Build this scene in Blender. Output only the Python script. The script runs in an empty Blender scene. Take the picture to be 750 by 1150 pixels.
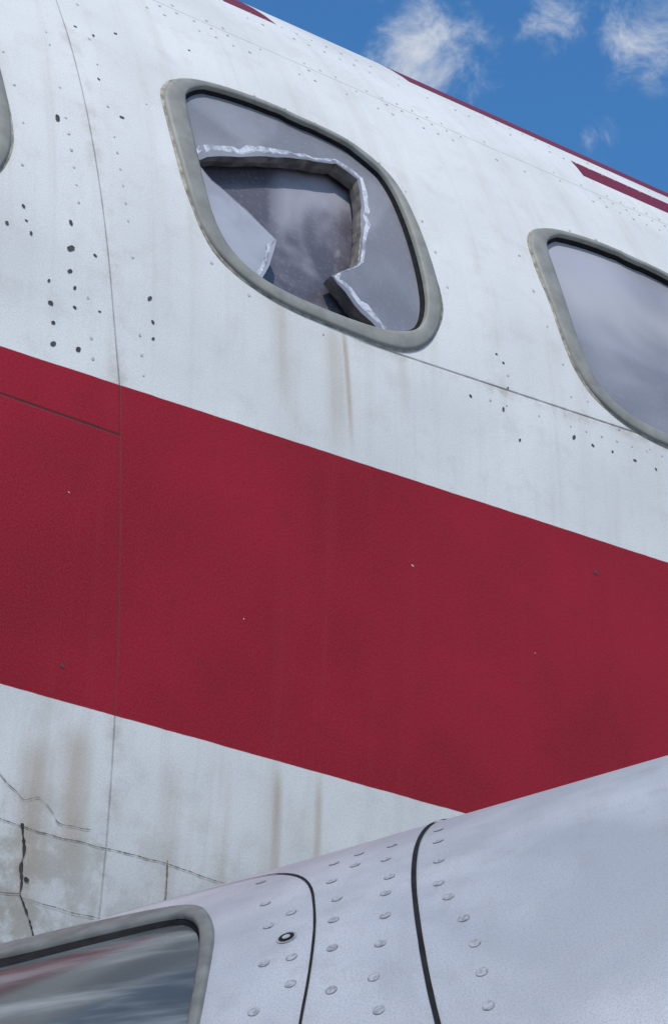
import bpy, math, random
from mathutils import Vector as Ve, noise as mn
from mathutils.geometry import delaunay_2d_cdt
random.seed(7)
sc=bpy.context.scene
sc.view_settings.view_transform='Standard'
CAMZ=1.6
# ---------------------------------------------------------------- node helpers
def newmat(name):
    m=bpy.data.materials.new(name);m.use_nodes=True
    nt=m.node_tree;return m,nt,nt.nodes['Principled BSDF']
def setv(nt,sock,v):
    if v is None:return
    if hasattr(v,'is_linked') or hasattr(v,'links'): nt.links.new(v,sock)
    else: sock.default_value=v
def M(nt,op,a,b=None,c=None):
    n=nt.nodes.new('ShaderNodeMath');n.operation=op
    setv(nt,n.inputs[0],a);setv(nt,n.inputs[1],b);setv(nt,n.inputs[2],c);return n.outputs[0]
def SS(nt,x,lo,hi,a=0.,b=1.):
    n=nt.nodes.new('ShaderNodeMapRange');n.interpolation_type='SMOOTHSTEP'
    setv(nt,n.inputs[0],x)
    for i,v in zip((1,2,3,4),(lo,hi,a,b)): n.inputs[i].default_value=v
    return n.outputs[0]
def NZ(nt,vec,scale,detail=4,rough=.55,dist=0.):
    n=nt.nodes.new('ShaderNodeTexNoise');setv(nt,n.inputs['Vector'],vec)
    n.inputs['Scale'].default_value=scale;n.inputs['Detail'].default_value=detail
    n.inputs['Roughness'].default_value=rough;n.inputs['Distortion'].default_value=dist
    return n.outputs[0]
def MIX(nt,f,a,b,mode='MIX'):
    n=nt.nodes.new('ShaderNodeMix');n.data_type='RGBA';n.blend_type=mode
    setv(nt,n.inputs[0],f);setv(nt,n.inputs[6],a);setv(nt,n.inputs[7],b);return n.outputs[2]
def VM(nt,vec,sc_):
    n=nt.nodes.new('ShaderNodeVectorMath');n.operation='MULTIPLY';setv(nt,n.inputs[0],vec);n.inputs[1].default_value=sc_;return n.outputs[0]
def UVn(nt):
    u=nt.nodes.new('ShaderNodeUVMap');u.uv_map='UVMap'
    s=nt.nodes.new('ShaderNodeSeparateXYZ');nt.links.new(u.outputs[0],s.inputs[0]);return u.outputs[0],s.outputs[0],s.outputs[1]
def BUMP(nt,h,strength,dist,prev=None):
    n=nt.nodes.new('ShaderNodeBump');n.inputs['Strength'].default_value=strength;n.inputs['Distance'].default_value=dist
    nt.links.new(h,n.inputs['Height'])
    if prev is not None: nt.links.new(prev,n.inputs['Normal'])
    return n.outputs[0]
def rgb(r,g,b): return (r,g,b,1.)
def empty(name):
    e=bpy.data.objects.new(name,None);sc.collection.objects.link(e);return e
def mesh_obj(name,verts,faces,mat,parent,normals=None,uvs=None,smooth=True):
    me=bpy.data.meshes.new(name);me.from_pydata(verts,[],faces);me.update()
    if normals:
        fl=[]
        for p in me.polygons:
            nn=Ve((0,0,0))
            for v in p.vertices: nn+=normals[v]
            if p.normal.dot(nn)<0: fl.append(p.index)
        if fl:
            fs=set(fl);faces=[tuple(reversed(f)) if i in fs else f for i,f in enumerate(faces)]
            me.clear_geometry();me.from_pydata(verts,[],faces);me.update()
    if uvs:
        l=me.uv_layers.new(name='UVMap')
        for lp in me.loops: l.data[lp.index].uv=uvs[lp.vertex_index]
    if smooth: me.polygons.foreach_set('use_smooth',[True]*len(me.polygons))
    if normals: me.normals_split_custom_set_from_vertices([tuple(n) for n in normals])
    me.materials.append(mat)
    o=bpy.data.objects.new(name,me);sc.collection.objects.link(o);o.parent=parent;return o
# ---------------------------------------------------------------- airliner surface
R=1.7;H=4.589;V=1.910
PHI=math.atan(3725/(2500/math.cos(math.atan(1145/2500))))
A=(math.sin(PHI),math.cos(PHI));N=(-math.cos(PHI),math.sin(PHI))
def prof(a):
    if a>=0: return H-R*math.cos(a),V+R*math.sin(a),-math.cos(a),math.sin(a)
    q=min(.99999,-a/1.2);b=(1-q**3)**(1/3)
    nx=-b*b;nz=-q*q/1.2;l=math.hypot(nx,nz)
    return H-R*b,V+a*R,nx/l,nz/l
def AP(s,a,off=0.,far=False):
    h,z,nh,nz=prof(a);h+=nh*off;z+=nz*off
    if far: h=2*H-h;nh=-nh
    return Ve((s*A[0]+h*N[0],s*A[1]+h*N[1],z+CAMZ)),Ve((nh*N[0],nh*N[1],nz))
# ---------------------------------------------------------------- small aircraft surface
p=math.atan(1145/2500);cp,sp=math.cos(p),math.sin(p)
P1=Ve((-375,-490,2500));P2=Ve((375,-273,2500));n_=P1.cross(P2).normalized()
m_=Ve((0,-381.5,2500)).normalized();e1=n_.cross(m_).normalized();psi=math.radians(9)
B_=math.cos(psi)*e1-math.sin(psi)*m_;C_=m_*1.9-n_*.6
mm_=B_.cross(n_)
if mm_.dot(m_)>0: mm_=-mm_
def cw(v): return Ve((v[0],v[2]*cp-v[1]*sp,v[2]*sp+v[1]*cp))
fB,fN,fM,fC=cw(B_),cw(n_),cw(mm_),cw(C_)+Ve((0,0,CAMZ))
RF=.6
def fr(s):
    if s<-.6: t=min(1,(-.6-s)/.8);return RF*math.sqrt(max(1e-4,1-t*t))
    if s>1.6: t=min(1,(s-1.6)/1.6);return RF*(1-.75*t*t*(3-2*t)*1.0)
    return RF
def FP(s,d,off=0.):
    r=fr(s);dr=(fr(s+.005)-fr(s-.005))/.01
    c=math.cos(math.radians(d));q=math.sin(math.radians(d))
    rad=fN*c+fM*q;nn=(rad-fB*max(-6,min(6,dr))).normalized()
    return fC+fB*s+rad*r+nn*off,nn
# ---------------------------------------------------------------- generic builders
def inpoly(x,y,P):
    c=False;j=len(P)-1
    for i in range(len(P)):
        xi,yi=P[i];xj,yj=P[j]
        if (yi>y)!=(yj>y) and x<(xj-xi)*(y-yi)/(yj-yi)+xi: c=not c
        j=i
    return c
def patch(name,mp,S,T,holes,ys,mat,parent,off=0.,outline=None):
    pts=[];ed=[]
    bbs=[(min(q[0] for q in h),max(q[0] for q in h),h) for h in holes]
    def inh(x,y): return any(lo<=x<=hi and inpoly(x,y,h) for lo,hi,h in bbs)
    for h in list(holes)+([outline] if outline else []):
        b=len(pts);pts+=[Ve(q) for q in h];ed+=[(b+i,b+(i+1)%len(h)) for i in range(len(h))]
    for s in S:
        for t in T:
            q=(s,t*ys)
            if inh(*q): continue
            if outline and not inpoly(q[0],q[1],outline): continue
            pts.append(Ve(q))
    vv,_,ff,_,_,_=delaunay_2d_cdt(pts,ed,[],0,1e-6)
    keep=[]
    for f in ff:
        cx=sum(vv[i][0] for i in f)/3;cy=sum(vv[i][1] for i in f)/3
        if inh(cx,cy): continue
        if outline and not inpoly(cx,cy,outline): continue
        keep.append(tuple(f))
    W=[];NN=[];UV=[]
    for q in vv:
        w,n=mp(q[0],q[1]/ys,off);W.append(w);NN.append(n);UV.append((q[0],q[1]/ys))
    return mesh_obj(name,W,keep,mat,parent,NN,UV)
def grid(name,mp,S,T,mat,parent,**k):
    W=[];NN=[];UV=[];F=[]
    for s in S:
        for t in T:
            w,n=mp(s,t,**k);W.append(w);NN.append(n);UV.append((s,t))
    nt_=len(T)
    for i in range(len(S)-1):
        for j in range(nt_-1): F.append((i*nt_+j,i*nt_+j+1,(i+1)*nt_+j+1,(i+1)*nt_+j))
    return mesh_obj(name,W,F,mat,parent,NN,UV)
def lin(a,b,n): return [a+(b-a)*i/(n-1) for i in range(n)]
def chaikin(P,it=2,closed=True):
    for _ in range(it):
        Q=[];n=len(P)
        for i in range(n if closed else n-1):
            a=P[i];b=P[(i+1)%n]
            Q+=[(a[0]*.75+b[0]*.25,a[1]*.75+b[1]*.25),(a[0]*.25+b[0]*.75,a[1]*.25+b[1]*.75)]
        P=Q
    return P
def radial(P,c,n=120):
    out=[]
    for k in range(n):
        th=2*math.pi*k/n;dx,dy=math.cos(th),math.sin(th);best=0
        for i in range(len(P)):
            a=P[i];b=P[(i+1)%len(P)]
            ex,ey=b[0]-a[0],b[1]-a[1];den=dx*ey-dy*ex
            if abs(den)<1e-12: continue
            t=((a[0]-c[0])*ey-(a[1]-c[1])*ex)/den;u=((a[0]-c[0])*dy-(a[1]-c[1])*dx)/den
            if t>0 and -1e-6<=u<=1+1e-6: best=max(best,t)
        out.append((c[0]+dx*best,c[1]+dy*best))
    return out
def band(name,mp,loops,ys,mat,parent,ds=0.,closed=True,smooth=True):
    W=[];F=[];n=len(loops[0][0])
    for L,off in loops:
        for i,q in enumerate(L): W.append(mp(q[0]+ds,q[1]/ys,off[i] if isinstance(off,list) else off)[0])
    for j in range(len(loops)-1):
        for i in range(n if closed else n-1):
            k=(i+1)%n;F.append((j*n+i,j*n+k,(j+1)*n+k,(j+1)*n+i))
    return mesh_obj(name,W,F,mat,parent,smooth=smooth)
def ribbon(name,mp,pts,ys,width,mat,parent,off=.0008,jit=0.,sub=.02,wander=0.):
    P=[]
    for i in range(len(pts)-1):
        a,b=pts[i],pts[i+1];a=(a[0],a[1]*ys);b=(b[0],b[1]*ys)
        L=math.hypot(b[0]-a[0],b[1]-a[1]);k=max(1,int(L/sub))
        for j in range(k): P.append((a[0]+(b[0]-a[0])*j/k,a[1]+(b[1]-a[1])*j/k))
    P.append((pts[-1][0],pts[-1][1]*ys))
    W=[];F=[]
    for i,q in enumerate(P):
        a=P[max(0,i-1)];b=P[min(len(P)-1,i+1)];dx,dy=b[0]-a[0],b[1]-a[1];l=math.hypot(dx,dy) or 1
        w=width*.5*max(.15,1+jit*random.uniform(-1,1));jx=wander*mn.noise(Ve((q[0]*30,q[1]*30,1.)))
        for sg in(-1,1): W.append(mp(q[0]-dy/l*(w*sg+jx),(q[1]+dx/l*(w*sg+jx))/ys,off)[0])
    for i in range(len(P)-1): F.append((2*i,2*i+1,2*i+3,2*i+2))
    return mesh_obj(name,W,F,mat,parent)
def discs(name,mp,L,ys,mat,parent,off=.0006,dome=0.,seg=10,irr=0.):
    W=[];F=[];NN=[]
    for s,t,r in L:
        b=len(W);w,n=mp(s,t,off+dome);W.append(w);NN.append(n);ph=random.random()*6;e=1+irr*random.uniform(-.5,.5)
        for k in range(seg):
            th=2*math.pi*k/seg;rr=r*(1+irr*.35*math.sin(2*th+ph)+irr*.15*random.uniform(-1,1))
            w,n=mp(s+rr*math.cos(th),t+rr*e*math.sin(th)/ys,off);W.append(w);NN.append(n)
        for k in range(seg): F.append((b,b+1+k,b+1+(k+1)%seg))
    return mesh_obj(name,W,F,mat,parent,NN if dome==0 else None)
# ---------------------------------------------------------------- materials
def simple(name,col,rough=.5,metal=0.,nscale=0,namt=.2,bump=0.,spec=.5,detail=3):
    m,nt,b=newmat(name)
    b.inputs['Roughness'].default_value=rough;b.inputs['Metallic'].default_value=metal
    b.inputs['Specular IOR Level'].default_value=spec
    tc=nt.nodes.new('ShaderNodeTexCoord')
    nz=NZ(nt,tc.outputs['Object'],nscale or 20,detail)
    c=MIX(nt,SS(nt,nz,.3,.7),rgb(*[x*(1-namt) for x in col]),rgb(*[min(1,x*(1+namt)) for x in col]))
    nt.links.new(c,b.inputs['Base Color'])
    if bump: nt.links.new(BUMP(nt,nz,1.,bump),b.inputs['Normal'])
    return m
def airliner_paint():
    m,nt,b=newmat('airliner_paint')
    uv,s,a=UVn(nt)
    mv=VM(nt,uv,(1.,1.7,1.))
    n1=NZ(nt,mv,2.2,3);n2=NZ(nt,mv,14,5,.65);n3=NZ(nt,mv,300,1,.7)
    streak=NZ(nt,VM(nt,uv,(26.,1.6,1.)),1.,4,.6)
    base=MIX(nt,SS(nt,n1,.3,.7),rgb(.60,.595,.575),rgb(.70,.695,.675))
    base=MIX(nt,M(nt,'MULTIPLY',SS(nt,n2,.48,.72),.32),base,rgb(.47,.46,.42))
    base=MIX(nt,M(nt,'MULTIPLY',SS(nt,streak,.46,.78),.36),base,rgb(.47,.44,.37))
    def gauss(s0,w,a0,a1,amt):
        x=M(nt,'ABSOLUTE',M(nt,'SUBTRACT',M(nt,'ADD',s,M(nt,'MULTIPLY',a,.12)),s0))
        g=SS(nt,x,0.,w,1.,0.)
        v=M(nt,'MULTIPLY',SS(nt,a,a0-.05,a0+.03,0.,1.),SS(nt,a,a1-.01,a1+.03,1.,0.))
        return M(nt,'MULTIPLY',M(nt,'MULTIPLY',g,v),M(nt,'MULTIPLY',SS(nt,streak,.15,.55),amt))
    st=None
    for q in ((2.165,.011,-.05,.055,.75),(2.14,.045,-.05,.05,.30),(1.985,.016,-.60,-.46,.6),(2.07,.014,-.6,-.46,.45),(1.60,.045,-.56,-.46,.5),(1.53,.05,-.6,-.48,.5),(2.02,.035,-.03,.07,.3),(2.30,.02,.0,.06,.22),(1.88,.02,-.58,-.45,.3),(1.78,.03,-.58,-.47,.3)):
        g=gauss(*q);st=g if st is None else M(nt,'MAXIMUM',st,g)
    base=MIX(nt,st,base,rgb(.36,.25,.15))
    gr=M(nt,'MULTIPLY',SS(nt,a,-.60,-.47,1.,0.),SS(nt,n2,.42,.58))
    gr=M(nt,'MULTIPLY',gr,SS(nt,s,1.55,1.80,.75,.28))
    base=MIX(nt,gr,base,rgb(.36,.32,.26))
    aj=M(nt,'ADD',a,M(nt,'MULTIPLY',M(nt,'SUBTRACT',n2,.5),.0022))
    top=SS(nt,aj,-.0895,-.0885,1.,0.)
    lowv=M(nt,'SUBTRACT',M(nt,'ADD',aj,M(nt,'MULTIPLY',s,.0247)),-.422+.0247*1.509)
    bot=SS(nt,lowv,-.0005,.0005,0.,1.)
    red=M(nt,'MULTIPLY',top,bot)
    roof=M(nt,'MULTIPLY',SS(nt,aj,.722,.723),SS(nt,s,2.66,2.662))
    rf2=M(nt,'MULTIPLY',SS(nt,aj,.700,.701),M(nt,'MULTIPLY',SS(nt,s,2.13,2.135),SS(nt,s,2.27,2.275,1.,0.)))
    blk=M(nt,'MULTIPLY',M(nt,'MULTIPLY',SS(nt,aj,.602,.603),SS(nt,aj,.662,.663,1.,0.)),SS(nt,M(nt,'SUBTRACT',s,M(nt,'MULTIPLY',a,.3)),2.894,2.895))
    rr=M(nt,'MAXIMUM',rf2,M(nt,'MAXIMUM',roof,blk))
    red=M(nt,'MAXIMUM',red,rr)
    rc=MIX(nt,SS(nt,n1,.3,.7),rgb(.245,.0045,.0145),rgb(.30,.006,.019))
    rc=MIX(nt,M(nt,'MULTIPLY',SS(nt,n2,.45,.75),.25),rc,rgb(.18,.006,.012))
    rc=MIX(nt,M(nt,'MULTIPLY',SS(nt,streak,.5,.8),.16),rc,rgb(.33,.03,.035))
    rc=MIX(nt,M(nt,'MULTIPLY',rr,.7),rc,rgb(.10,.012,.03))
    col=MIX(nt,red,base,rc)
    t=M(nt,'ADD',a,.087)
    tp=M(nt,'MAXIMUM',t,0.);tn=M(nt,'MINIMUM',t,0.)
    sx=M(nt,'ADD',M(nt,'ADD',M(nt,'MULTIPLY',tp,-.25),M(nt,'MULTIPLY',M(nt,'MULTIPLY',tp,tp),.16)),M(nt,'MULTIPLY',tn,-.1))
    ds=M(nt,'SUBTRACT',M(nt,'SUBTRACT',s,1.684),sx)
    dsm=M(nt,'PINGPONG',M(nt,'ABSOLUTE',ds),1.9)
    l1=SS(nt,dsm,.0008,.0026,1.,0.)
    side=SS(nt,ds,-.003,.003)
    dl=M(nt,'SUBTRACT',a,M(nt,'ADD',M(nt,'MULTIPLY',s,.017),.061-.017*2.27))
    lon=SS(nt,s,2.16,2.25)
    l2=M(nt,'MULTIPLY',SS(nt,M(nt,'ABSOLUTE',dl),.0006,.0018,1.,0.),lon)
    dq=M(nt,'SUBTRACT',a,M(nt,'ADD',M(nt,'MULTIPLY',s,-.022),-.139+.022*1.462))
    qon=SS(nt,ds,-.002,0.,1.,0.)
    l3=M(nt,'MULTIPLY',SS(nt,M(nt,'ABSOLUTE',dq),.0006,.0020,1.,0.),qon)
    l4=M(nt,'MULTIPLY',SS(nt,M(nt,'ABSOLUTE',M(nt,'SUBTRACT',a,.545)),.0006,.002,1.,0.),.35)
    seams=M(nt,'MAXIMUM',M(nt,'MULTIPLY',l1,.45),M(nt,'MAXIMUM',M(nt,'MULTIPLY',l2,.75),M(nt,'MAXIMUM',M(nt,'MULTIPLY',l3,.85),l4)))
    seams=M(nt,'MULTIPLY',seams,SS(nt,n2,.25,.6,.45,1.))
    near=M(nt,'MULTIPLY',SS(nt,dsm,.0,.03,1.,0.),M(nt,'MULTIPLY',SS(nt,n2,.4,.7),.4))
    near2=M(nt,'MULTIPLY',M(nt,'MULTIPLY',SS(nt,M(nt,'ABSOLUTE',M(nt,'ADD',dl,.004)),.0,.012,1.,0.),lon),M(nt,'MULTIPLY',SS(nt,n2,.4,.65),.45))
    col=MIX(nt,M(nt,'MULTIPLY',M(nt,'MAXIMUM',near,near2),M(nt,'SUBTRACT',1.,red)),col,rgb(.34,.27,.20))
    col=MIX(nt,seams,col,rgb(.05,.04,.035))
    col=MIX(nt,M(nt,'MULTIPLY',SS(nt,n3,.32,.72),.30),col,MIX(nt,.5,col,rgb(.12,.12,.13)))
    nt.links.new(col,b.inputs['Base Color'])
    nt.links.new(M(nt,'ADD',M(nt,'MULTIPLY',n2,.25),.34),b.inputs['Roughness'])
    nt.links.new(SS(nt,red,0.,1.,.4,.14),b.inputs['Specular IOR Level'])
    h1=M(nt,'ADD',M(nt,'MULTIPLY',M(nt,'MULTIPLY',SS(nt,dl,-.002,.002),lon),.6),M(nt,'MULTIPLY',M(nt,'MULTIPLY',SS(nt,dq,-.002,.002),qon),1.2))
    hgt=M(nt,'SUBTRACT',M(nt,'ADD',M(nt,'MULTIPLY',side,.5),h1),seams)
    hgt=M(nt,'ADD',hgt,M(nt,'ADD',M(nt,'MULTIPLY',n3,.08),M(nt,'MULTIPLY',NZ(nt,mv,5,1),3.6)))
    nt.links.new(BUMP(nt,hgt,.5,.002),b.inputs['Normal'])
    return m
PAINT=airliner_paint()
FRAME=simple('window_frame_aged_sealant',(.225,.222,.20),.55,0,25,.14,spec=.35)
SEALANT=simple('dirty_sealant_bead',(.28,.25,.20),.7,0,50,.5)
BLACK=simple('black_rubber',(.012,.012,.013),.7,0,60,.3,spec=.12)
DARKHOLE=simple('corroded_rivet_hole',(.05,.046,.046),.6,0,80,.5)
RIVET=simple('painted_rivet',(.46,.455,.435),.45,0,200,.25,detail=1)
SEAL=simple('seam_gap',(.16,.13,.10),.8,0,60,.6)
SEALD=simple('skin_tear_gap',(.04,.033,.028),.8,0,60,.5)
def pane_mat(name,c1,c2,rough,scale,seed,spec=.5,lo=.38,hi=.66):
    m,nt,b=newmat(name);tc=nt.nodes.new('ShaderNodeTexCoord')
    mp=nt.nodes.new('ShaderNodeMapping');nt.links.new(tc.outputs['Object'],mp.inputs[0]);mp.inputs['Location'].default_value=(seed,seed*.7,0)
    n=NZ(nt,mp.outputs[0],scale,3,.5,.6);k=NZ(nt,mp.outputs[0],120,2,.7)
    c=MIX(nt,SS(nt,n,lo,hi),rgb(*c1),rgb(*c2));c=MIX(nt,M(nt,'MULTIPLY',SS(nt,k,.5,.8),.2),c,rgb(.4,.4,.42))
    nt.links.new(c,b.inputs['Base Color']);b.inputs['Roughness'].default_value=rough;b.inputs['Specular IOR Level'].default_value=spec
    nt.links.new(BUMP(nt,n,.12,.01),b.inputs['Normal'])
    return m
OUTER=pane_mat('crazed_acrylic_outer_pane',(.18,.18,.205),(.25,.25,.28),.25,5,3)
SHARD=pane_mat('crazed_acrylic_shard',(.28,.28,.32),(.38,.385,.43),.3,9,4)
INNER=pane_mat('smudged_pane_painted_reflection',(.085,.078,.10),(.30,.29,.335),.22,4.2,1,lo=.42,hi=.64)  # lighter smudges in the colour stand in for haze and reflection
PANE2=pane_mat('hazy_acrylic_pane',(.20,.20,.225),(.38,.375,.41),.16,2.2,5)
def broken():
    m,nt,b=newmat('fractured_acrylic_edge');tc=nt.nodes.new('ShaderNodeTexCoord')
    n=NZ(nt,tc.outputs['Object'],30,4,.65,.8);k=NZ(nt,tc.outputs['Object'],110,2)
    c=MIX(nt,SS(nt,n,.38,.62),rgb(.25,.255,.29),rgb(.56,.57,.62));c=MIX(nt,M(nt,'MULTIPLY',SS(nt,k,.55,.7),.45),c,rgb(.78,.8,.83))
    nt.links.new(c,b.inputs['Base Color']);b.inputs['Roughness'].default_value=.22
    nt.links.new(BUMP(nt,k,.3,.0015),b.inputs['Normal']);return m
BROKEN=broken()
WALLM=simple('fractured_acrylic_thickness',(.13,.115,.105),.35,0,30,.5,.0015)
# ---------------------------------------------------------------- airliner
air=empty('airliner_fuselage')
YS=1.7
W=[(1799,330),(1835,361),(1913,381),(2043,392),(2149,388),(2257,384),(2333,353),(2364,322),(2390,247),(2408,163),(2396,123),(2359,87),(2309,68),(2249,63),(2146,65),(2005,70),(1909,90),(1849,123),(1821,177),(1804,244),(1795,298)]
O=[(1846,322),(1859,345),(1906,369),(1973,384),(2133,382),(2272,373),(2334,337),(2359,259),(2372,160),(2357,119),(2327,98),(2240,83),(2054,85),(1956,96),(1890,125),(1859,185)]
cen=(2.11,.235*YS)
Wl=radial(chaikin([(x/1000,y/1000*YS) for x,y in W],2),cen)
Ol=radial(chaikin([(x/1000,y/1000*YS) for x,y in O],2),cen)
Ol=[(o[0],o[1]) if math.hypot(o[0]-cen[0],o[1]-cen[1])<.95*math.hypot(w[0]-cen[0],w[1]-cen[1]) else (cen[0]+(w[0]-cen[0])*.94,cen[1]+(w[1]-cen[1])*.94) for o,w in zip(Ol,Wl)]
def LP(t): return [(w[0]+(o[0]-w[0])*t,w[1]+(o[1]-w[1])*t) for w,o in zip(Wl,Ol)]
offs=[-3.64,-2.74,-1.84,-.945,0.,.905]+[.905+.9*i for i in range(1,9)]
holes=[[(q[0]+d,q[1]) for q in LP(.45)] for d in offs]
S=lin(-4,12,321)
patch('fuselage_skin_window_belt',AP,S,lin(0,.48,17),holes,YS,PAINT,air)
grid('fuselage_skin_upper',AP,S,lin(.48,math.pi/2,30),PAINT,air)
grid('fuselage_skin_lower',AP,S,[-1.2*math.sin(x) for x in lin(0,math.pi/2,34)],PAINT,air)
S2=lin(-4,12,41)
grid('fuselage_skin_far_upper',AP,S2,lin(0,math.pi/2,30),PAINT,air,far=True)
grid('fuselage_skin_far_lower',AP,S2,[-1.2*math.sin(x) for x in lin(0,math.pi/2,30)],PAINT,air,far=True)
for i,d in enumerate(offs):
    nm='window_%d'%i
    vt=[.12*mn.noise(Ve((q[0]*9+i*3,q[1]*9,0))) for q in Wl]
    bead=[(w[0]-(o[0]-w[0])*(.10+v),w[1]-(o[1]-w[1])*(.10+v)) for w,o,v in zip(Wl,Ol,vt)]
    band(nm+'_sealant_bead',AP,[(bead,.0003),(LP(-.02),.0022),(LP(.1),.001)],YS,SEALANT,air,d)
    band(nm+'_frame',AP,[(LP(0),-.001),(LP(.04),.005),(LP(.2),.0068),(LP(.85),.0065),(LP(.97),.004),(LP(1.0),-.004)],YS,FRAME,air,d)
    band(nm+'_gasket_edge_shade',AP,[(LP(1.0),-.003),(LP(1.06),-.009),(LP(1.16),-.011),(LP(1.18),-.02)],YS,BLACK,air,d)  # gasket ring; its black also paints the frame's inner edge shadow
    if i!=4:
        patch(nm+'_pane',AP,lin(1.8+d,2.42+d,12),lin(.06,.4,9),[],YS,PANE2,air,off=-.014,outline=[(q[0]+d,q[1]) for q in LP(1.08)])
# broken window: hole outline, with the width of the fractured bevel along each stretch
HW=[(1955,60,.012),(1981,98,.016),(2004,124,.016),(2026,164,.002),(1955,194,.002),(1889,217,.002),(1856,238,.016),(1907,258,.026),(2018,290,.022),(2100,311,.020),(2160,323,.013),(2216,336,.018),(2263,322,.026),(2254,272,.022),(2234,216,.014),(2214,172,.003),(2150,143,.022),(2197,112,.026),(2257,87,.028),(2290,50,.028)]
def jag(P,sub):
    Q=[];Wd=[]
    for i in range(len(P)-1):
        a,b=P[i],P[i+1];ax,ay,bx,by=a[0]/1000,a[1]/1000*YS,b[0]/1000,b[1]/1000*YS
        L=math.hypot(bx-ax,by-ay);k=max(1,int(L/sub));nx,ny=-(by-ay)/L,(bx-ax)/L
        amp=.0005 if a[2]<.005 else .0024
        for j in range(k):
            t=j/k
            if j: t+=random.uniform(-.3,.3)/k
            x=ax+(bx-ax)*t;y=ay+(by-ay)*t
            v=amp*random.uniform(-1,1) if j else 0
            Q.append((x+nx*v,y+ny*v));Wd.append(a[2] if not(.01<a[2] and .01<b[2]) else a[2]+(b[2]-a[2])*t)
    Q.append((P[-1][0]/1000,P[-1][1]/1000*YS));Wd.append(P[-1][2]);return Q,Wd
Hj,Hw=jag(HW,.019)
po=patch('window_broken_outer_pane',AP,lin(1.8,2.42,40),lin(.06,.4,30),[Hj],YS,OUTER,air,off=-.012,outline=LP(1.08))
po.data.materials.append(SHARD)
uvl=po.data.uv_layers[0].data
for f in po.data.polygons:
    cx=sum(uvl[i].uv[0] for i in f.loop_indices)/len(f.loop_indices);cy=sum(uvl[i].uv[1] for i in f.loop_indices)/len(f.loop_indices)
    if cx<2.1 and cy<.236: f.material_index=1
def offp(P,ws):
    Q=[]
    for i,q in enumerate(P):
        a=P[max(0,i-1)];b=P[min(len(P)-1,i+1)];dx,dy=b[0]-a[0],b[1]-a[1];l=math.hypot(dx,dy) or 1
        Q.append((q[0]-dy/l*ws[i],q[1]+dx/l*ws[i]))
    return Q
test=offp(Hj,[.02]*len(Hj));k=len(Hj)//2
sg=-1 if inpoly(test[k][0],test[k][1],Hj) else 1
seg=[i for i,q in enumerate(Hj) if inpoly(q[0],q[1],LP(1.06))]
He=Hj[max(0,seg[0]-1):seg[-1]+2];Hv=Hw[max(0,seg[0]-1):seg[-1]+2]
nzv=[1+random.uniform(-.28,.28) for q in He]
def vw(k,j=0.): return offp(He,[sg*w*k*v*(1+random.uniform(-j,j)) for w,v in zip(Hv,nzv)])
# flat, faceted bevel: it lies just proud of the pane at its outer side and falls away to the break
def jo(z,amp): return [z+random.uniform(-amp,amp) for _ in He]
band('window_broken_edge_bevel',AP,[(vw(1.),-.0116),(vw(.55,.25),jo(-.0112,.0006)),(He,jo(-.0150,.0015))],YS,BROKEN,air,closed=False,smooth=False)
band('window_broken_edge_thickness',AP,[(He,-.0135),(offp(He,[-sg*.002*v for v in nzv]),jo(-.026,.003)),(offp(He,[sg*.001]*len(He)),-.042)],YS,WALLM,air,closed=False,smooth=False)
patch('window_inner_pane',AP,lin(1.8,2.42,16),lin(.06,.4,12),[],YS,INNER,air,off=-.055,outline=LP(1.02))
band('window_reveal',AP,[(LP(1.0),-.012),(LP(1.0),-.06)],YS,BLACK,air)
# rivets
dark=[(1555,210,7),(1484,76,4),(1454,49,5),(1500,47,4),(1576,77,5),(1577,46,8),(1577,19,6),(1625,48,4),(1538,0,4),(1544,-24,5),(1588,2,4),(1590,-20,4),(1551,-45,4),(1638,-15,3),(1553,-68,7),(1601,-65,7),(1746,-25,4),(1736,20,5),(1744,-6,4),(1694,251,5),(1626,383,4),(1664,380,4),(1720,405,4),(2578,5,4),(2535,111,3),(2551,102,3),(2556,69,3),(2722,34,5),(2772,32,4),(2825,33,4),(2886,32,5),(2944,30,4),(2458,40,4),(2540,38,4),(2761,-131,5),(1614,-392,4),(1600,-590,5),(1490,60,3),(1655,300,3),(1900,440,3)]
discs('corroded_rivets',AP,[(x/1000,y/1000,r/1000*.85) for x,y,r in dark],YS,DARKHOLE,air,irr=.7,off=.0009)
discs('paint_chips',AP,[(2.310,-.190,.0028),(1.95,-.30,.0015),(2.6,-.25,.0016),(1.60,-.22,.0014)],YS,RIVET,air,irr=.8,off=.0007)
lt=[]
def seam_s(a):
    t=a+.087;return 1.684+(-.25*t+.16*t*t if t>0 else -.1*t)
a=-.07
while a<.85:
    for o in(-.05,.05): lt.append((seam_s(a)+o,a,.003))
    a+=.022
for d in offs[3:7]:
    L=LP(-.8)
    for k in range(0,120,5):
        q=L[k];lt.append((q[0]+d,q[1]/YS,.003))
for s in lin(1.3,7,140):
    for aa in(.51,.535,.555,.655,.70): lt.append((s,aa+random.uniform(-.0015,.0015),.0035))
for s in lin(2.3,6,90):
    lt.append((s,.04+.017*(s-2.27),.0026));lt.append((s+.01,.082+.017*(s-2.27),.0026))
lt=[(q[0],q[1],q[2]*random.uniform(.7,1.15)) for q in lt if random.random()<.25+.85*max(0,.5+mn.noise(Ve((q[0]*3,q[1]*5,2)))) and not any(inpoly(q[0]-d,q[1]*YS,LP(-.2)) for d in offs)]
discs('flush_rivets',AP,[q for q in lt if random.random()<.93],YS,RIVET,air,off=.0007,dome=.0006,seg=8)
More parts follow.
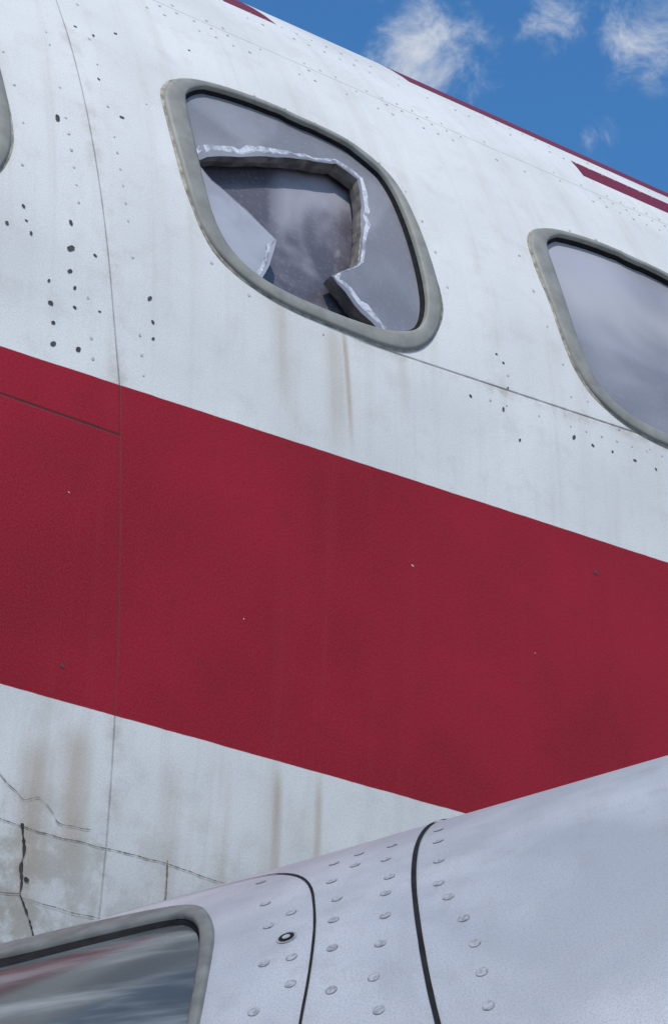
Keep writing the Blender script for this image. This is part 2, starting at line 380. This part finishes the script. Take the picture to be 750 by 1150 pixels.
for i,(pts,w,j) in enumerate([
  ([(1.30,-.53),(1.539,-.542),(1.611,-.547),(1.848,-.553),(1.935,-.561),(2.1,-.566)],.0012,.8),
  ([(1.844,-.550),(1.848,-.565),(1.851,-.60),(1.853,-.68)],.0026,.6),
  ([(1.579,-.542),(1.583,-.56),(1.586,-.575),(1.589,-.593)],.0040,.8),
  ([(1.589,-.593),(1.592,-.603),(1.612,-.618),(1.625,-.632),(1.65,-.67)],.0030,.8),
  ([(1.45,-.600),(1.559,-.605),(1.592,-.603)],.0012,.9),
  ([(1.592,-.606),(1.70,-.612),(1.84,-.613)],.0009,.9),
  ([(1.51,-.497),(1.55,-.512),(1.575,-.520),(1.60,-.517),(1.64,-.534),(1.70,-.536)],.0009,.9)]):
    ribbon('skin_crack_%d'%i,AP,pts,YS,w,SEALD if i in(2,3) else SEAL,air,off=.001,jit=j,sub=.004,wander=.006 if i in(2,3,6) else .002)
# ---------------------------------------------------------------- small aircraft
def silver():
    m,nt,b=newmat('silver_aircraft_paint');uv,s,d=UVn(nt)
    mv=VM(nt,uv,(1.,.0105,1.))
    n1=NZ(nt,mv,4.5,3,.55,.5);n2=NZ(nt,mv,26,4,.65);n3=NZ(nt,mv,600,1,.7)
    st=NZ(nt,VM(nt,uv,(30.,.05,1.)),1.,3,.6)
    c=MIX(nt,SS(nt,n1,.36,.64),rgb(.34,.35,.385),rgb(.47,.475,.505))  # patchy sheen highlight painted into the base colour as noise
    c=MIX(nt,M(nt,'MULTIPLY',SS(nt,n2,.45,.75),.5),c,rgb(.29,.295,.32))
    c=MIX(nt,M(nt,'MULTIPLY',SS(nt,st,.45,.75),.25),c,rgb(.28,.28,.29))
    c=MIX(nt,M(nt,'MULTIPLY',SS(nt,n3,.4,.7),.4),c,rgb(.22,.23,.26))
    nt.links.new(c,b.inputs['Base Color']);b.inputs['Metallic'].default_value=.22
    nt.links.new(M(nt,'ADD',M(nt,'MULTIPLY',n2,.25),.30),b.inputs['Roughness'])
    h=M(nt,'ADD',M(nt,'MULTIPLY',n1,3.),M(nt,'MULTIPLY',n3,.12))
    nt.links.new(BUMP(nt,h,.4,.003),b.inputs['Normal']);return m
SILVER=silver()
FRIV=simple('flush_rivet_metal',(.33,.335,.355),.4,.3,300,.25,detail=1)
FRING=simple('flush_rivet_rim',(.22,.225,.24),.5,.2,300,.3,detail=1)
FFRAME=simple('windscreen_frame_seal',(.13,.135,.13),.5,0,40,.2,spec=.3)
gl,nt,b=newmat('tinted_glass_reflection_streaks')
tc=nt.nodes.new('ShaderNodeTexCoord');mp=nt.nodes.new('ShaderNodeMapping');nt.links.new(tc.outputs['Object'],mp.inputs[0])
mp.inputs['Rotation'].default_value=(0,math.radians(18),0);mp.inputs['Scale'].default_value=(1.5,6,26)
n=NZ(nt,mp.outputs[0],1.3,4,.6,.3)
nt.links.new(MIX(nt,SS(nt,n,.4,.7),rgb(.05,.058,.062),rgb(.18,.20,.21)),b.inputs['Base Color'])  # slanting reflection streaks painted into the glass colour
b.inputs['Roughness'].default_value=.13;b.inputs['Specular IOR Level'].default_value=.5
fg=empty('light_aircraft')
FY=RF*math.pi/180
FW=[(-.085,40),(-.12,48),(-.2,51),(-.5,51),(-.6,46),(-.64,25),(-.62,5),(-.56,-5),(-.42,-6),(-.302,0),(-.205,5.5),(-.115,9.6),(-.088,13.1),(-.073,18.9),(-.071,22.8),(-.072,27.6),(-.075,31.7)]
FI=[(-.095,39.5),(-.13,46),(-.2,49),(-.49,49),(-.585,44),(-.62,25),(-.6,8),(-.55,-1),(-.40,1),(-.30,7.0),(-.272,9.4),(-.192,10.9),(-.114,12.6),(-.097,14.8),(-.085,18.6),(-.081,23.7),(-.083,31.4)]
fc=(-.34,24*FY)
FWl=radial(chaikin([(x,y*FY) for x,y in FW],2),fc,160);FIl=radial(chaikin([(x,y*FY) for x,y in FI],2),fc,160)
def FL(t): return [(w[0]+(o[0]-w[0])*t,w[1]+(o[1]-w[1])*t) for w,o in zip(FWl,FIl)]
patch('fuselage_skin_cabin',FP,lin(-.7,.5,61),lin(-16,60,77),[FL(.5)],FY,SILVER,fg)
grid('fuselage_skin_cabin_lower',FP,lin(-.7,.5,61),lin(60,344,90),SILVER,fg)
grid('fuselage_skin_aft',FP,lin(.5,1.6,30)+lin(1.65,3.2,24),lin(-16,344,121),SILVER,fg)
grid('nose_skin',FP,[-1.4,-1.397,-1.39,-1.375,-1.35]+lin(-1.32,-.7,30),lin(-16,344,121),SILVER,fg)
band('windscreen_frame',FP,[(FL(-.02),-.0005),(FL(.05),.003),(FL(.25),.004),(FL(.8),.004),(FL(1.),.002),(FL(1.0),-.003)],FY,FFRAME,fg)
band('windscreen_gasket',FP,[(FL(1.0),-.001),(FL(1.15),-.003),(FL(1.25),-.006)],FY,BLACK,fg)
patch('windscreen_glass',FP,lin(-.68,-.05,33),lin(-10,54,33),[],FY,gl,fg,off=-.005,outline=FL(1.12))
ra=chaikin([(.100,-8),(.092,0),(.088,5.4),(.0845,12),(.0845,19.5),(.0865,24.8),(.091,33.7),(.095,38.5),(.10,45),(.11,60),(.12,90),(.12,150)],2,False)
ribbon('panel_joint_seal',FP,ra,FY,.0040,BLACK,fg,off=.0010,jit=.06,sub=.01)
rb=[(-.30,-6),(-.2,0.5),(-.12,3.6),(-.05,5.6),(-.018,10),(.001,15),(.008,21),(.009,25),(.006,30),(-.001,34.6),(-.012,42),(-.05,55),(-.1,70)]
ribbon('door_gap',FP,chaikin(rb,2,False),FY,.0022,BLACK,fg,off=.0008,jit=.1,sub=.01)
D=[(14,100),(17,153),(24,195),(23,230),(23,270),(22,320),(34,127),(60,136),(65,181),(63,210),(63,246),(59,282),(53,319),(55,354),(102,127),(104,177),(104,219),(111,245),(121,280),(127,313),(129,345),(130,378),(-8,267),(-8,300),(-12,196),(-36,161),(-29,209),(-29,265),(-35,320),(-49,90),(22,370),(54,395),(131,420),(34,90),(62,95),(100,85)]
discs('flush_rivet_rims',FP,[(x/1000,y/10,.0045) for x,y in D],FY,FRING,fg,off=.0003,seg=18)
discs('flush_rivets',FP,[(x/1000,y/10,.0040) for x,y in D],FY,FRIV,fg,off=.0005,seg=18)
discs('fastener_washer',FP,[(-.013,23.7,.0080)],FY,FRIV,fg,off=.0006,seg=20)
discs('fastener_recess',FP,[(-.013,23.7,.0062)],FY,BLACK,fg,off=.0009,seg=20)
discs('fastener_head',FP,[(-.013,23.7,.0032)],FY,FRIV,fg,off=.0013,seg=12)
# ---------------------------------------------------------------- landing gear (below the frame, so nothing floats)
def gear(name,parent,base,height,rad,wid,ax):
    W=[];F=[];n=24
    ax=Ve((ax[0],ax[1],0)).normalized();sd_=Ve((-ax.y,ax.x,0))
    prf=[(0,wid*.5),(rad*.55,wid*.5),(rad*.6,wid*.38),(rad*.7,wid*.5),(rad*.92,wid*.45),(rad,wid*.2),(rad,-wid*.2),(rad*.92,-wid*.45),(rad*.7,-wid*.5),(rad*.6,-wid*.38),(rad*.55,-wid*.5),(0,-wid*.5)]
    for r,o in prf:
        for k in range(n):
            t=2*math.pi*k/n;W.append(Ve((base.x,base.y,rad))+ax*(r*math.cos(t))+Ve((0,0,r*math.sin(t)))+sd_*o)
    for j in range(len(prf)-1):
        for k in range(n): F.append((j*n+k,j*n+(k+1)%n,(j+1)*n+(k+1)%n,(j+1)*n+k))
    mesh_obj(name+'_wheel',W,F,BLACK,parent)
    W=[];F=[];c=Ve((base.x,base.y,0))+sd_*(wid*.75)
    for z,r in((rad*.8,rad*.12),(height*.6,rad*.14),(height*.6,rad*.2),(height,rad*.2)):
        for k in range(12): t=2*math.pi*k/12;W.append(c+Ve((r*math.cos(t),r*math.sin(t),z)))
    for j in range(3):
        for k in range(12): F.append((j*12+k,j*12+(k+1)%12,(j+1)*12+(k+1)%12,(j+1)*12+k))
    mesh_obj(name+'_strut',W,F,FRIV,parent)
for nm,s_,hh in (('left_gear',4.,H-1.),('right_gear',4.,H+1.),('nose_gear',-3.,H)):
    q=Ve((s_*A[0]+hh*N[0],s_*A[1]+hh*N[1],0));gear(nm,air,q,1.9,.45,.28,A)
for nm,s_ in (('nose_gear',-.5),('main_gear',1.2)):
    q=fC+fB*s_;gear(nm,fg,q,q.z-.4,.2,.1,(fB.x,fB.y))
# ---------------------------------------------------------------- ground
gm=simple('apron_concrete',(.30,.29,.28),.8,0,1.5,.15)
mesh_obj('ground',[(-3000,-3000,0),(3000,-3000,0),(3000,3000,0),(-3000,3000,0)],[(0,1,2,3)],gm,None,smooth=False)
# ---------------------------------------------------------------- sky + sun
sd=Ve((.05,-.58,.78)).normalized()
w=bpy.data.worlds.new('World');sc.world=w;w.use_nodes=True;nt=w.node_tree;bg=nt.nodes['Background']
sky=nt.nodes.new('ShaderNodeTexSky');sky.sky_type='NISHITA';sky.sun_disc=False
sky.sun_elevation=math.asin(sd.z);sky.sun_rotation=math.atan2(sd.x,sd.y)
sky.air_density=1.;sky.dust_density=.3;sky.ozone_density=2.
tc=nt.nodes.new('ShaderNodeTexCoord');G=tc.outputs['Generated']
nz=NZ(nt,G,34,6,.66,.5);nb=NZ(nt,G,3.2,5,.58,.2)
mask=None
for c,r,am in (((.041,.806,.591),.050,.85),((.095,.793,.602),.035,.6),((.136,.795,.592),.04,.75),((.116,.821,.559),.02,.45)):
    vd=nt.nodes.new('ShaderNodeVectorMath');vd.operation='DISTANCE';nt.links.new(G,vd.inputs[0]);vd.inputs[1].default_value=c
    k=M(nt,'MULTIPLY',SS(nt,vd.outputs['Value'],0.,r,1.,0.),am)
    mask=k if mask is None else M(nt,'MAXIMUM',mask,k)
cl=SS(nt,M(nt,'ADD',nz,M(nt,'MULTIPLY',mask,.42)),.60,1.10)
cl=M(nt,'MULTIPLY',cl,SS(nt,mask,0.,.5))
se=nt.nodes.new('ShaderNodeSeparateXYZ');nt.links.new(G,se.inputs[0])
oth=M(nt,'MULTIPLY',SS(nt,nb,.46,.64),SS(nt,se.outputs[1],.45,.65,1.,0.))  # unseen clouds outside the view, added to give the surfaces reflections
cl=M(nt,'MAXIMUM',cl,M(nt,'MULTIPLY',oth,.9))
skc=MIX(nt,1.,sky.outputs[0],rgb(.50,1.02,1.36),'MULTIPLY')
col=MIX(nt,cl,skc,rgb(5.4,5.7,6.2))
nt.links.new(col,bg.inputs['Color']);bg.inputs['Strength'].default_value=.125
l=bpy.data.lights.new('sun','SUN');l.energy=3.4;l.angle=math.radians(.5);l.color=(1,.94,.86)
lo=bpy.data.objects.new('sun',l);sc.collection.objects.link(lo);lo.rotation_euler=sd.to_track_quat('Z','Y').to_euler()
# ---------------------------------------------------------------- camera
cam=bpy.data.cameras.new('camera');co=bpy.data.objects.new('camera',cam);sc.collection.objects.link(co)
co.location=(0,0,CAMZ);co.rotation_euler=(math.pi/2+p,0,0)
cam.sensor_fit='VERTICAL';cam.sensor_height=36;cam.lens=2500/1150*36;cam.clip_end=8000;cam.clip_start=.05
sc.camera=co
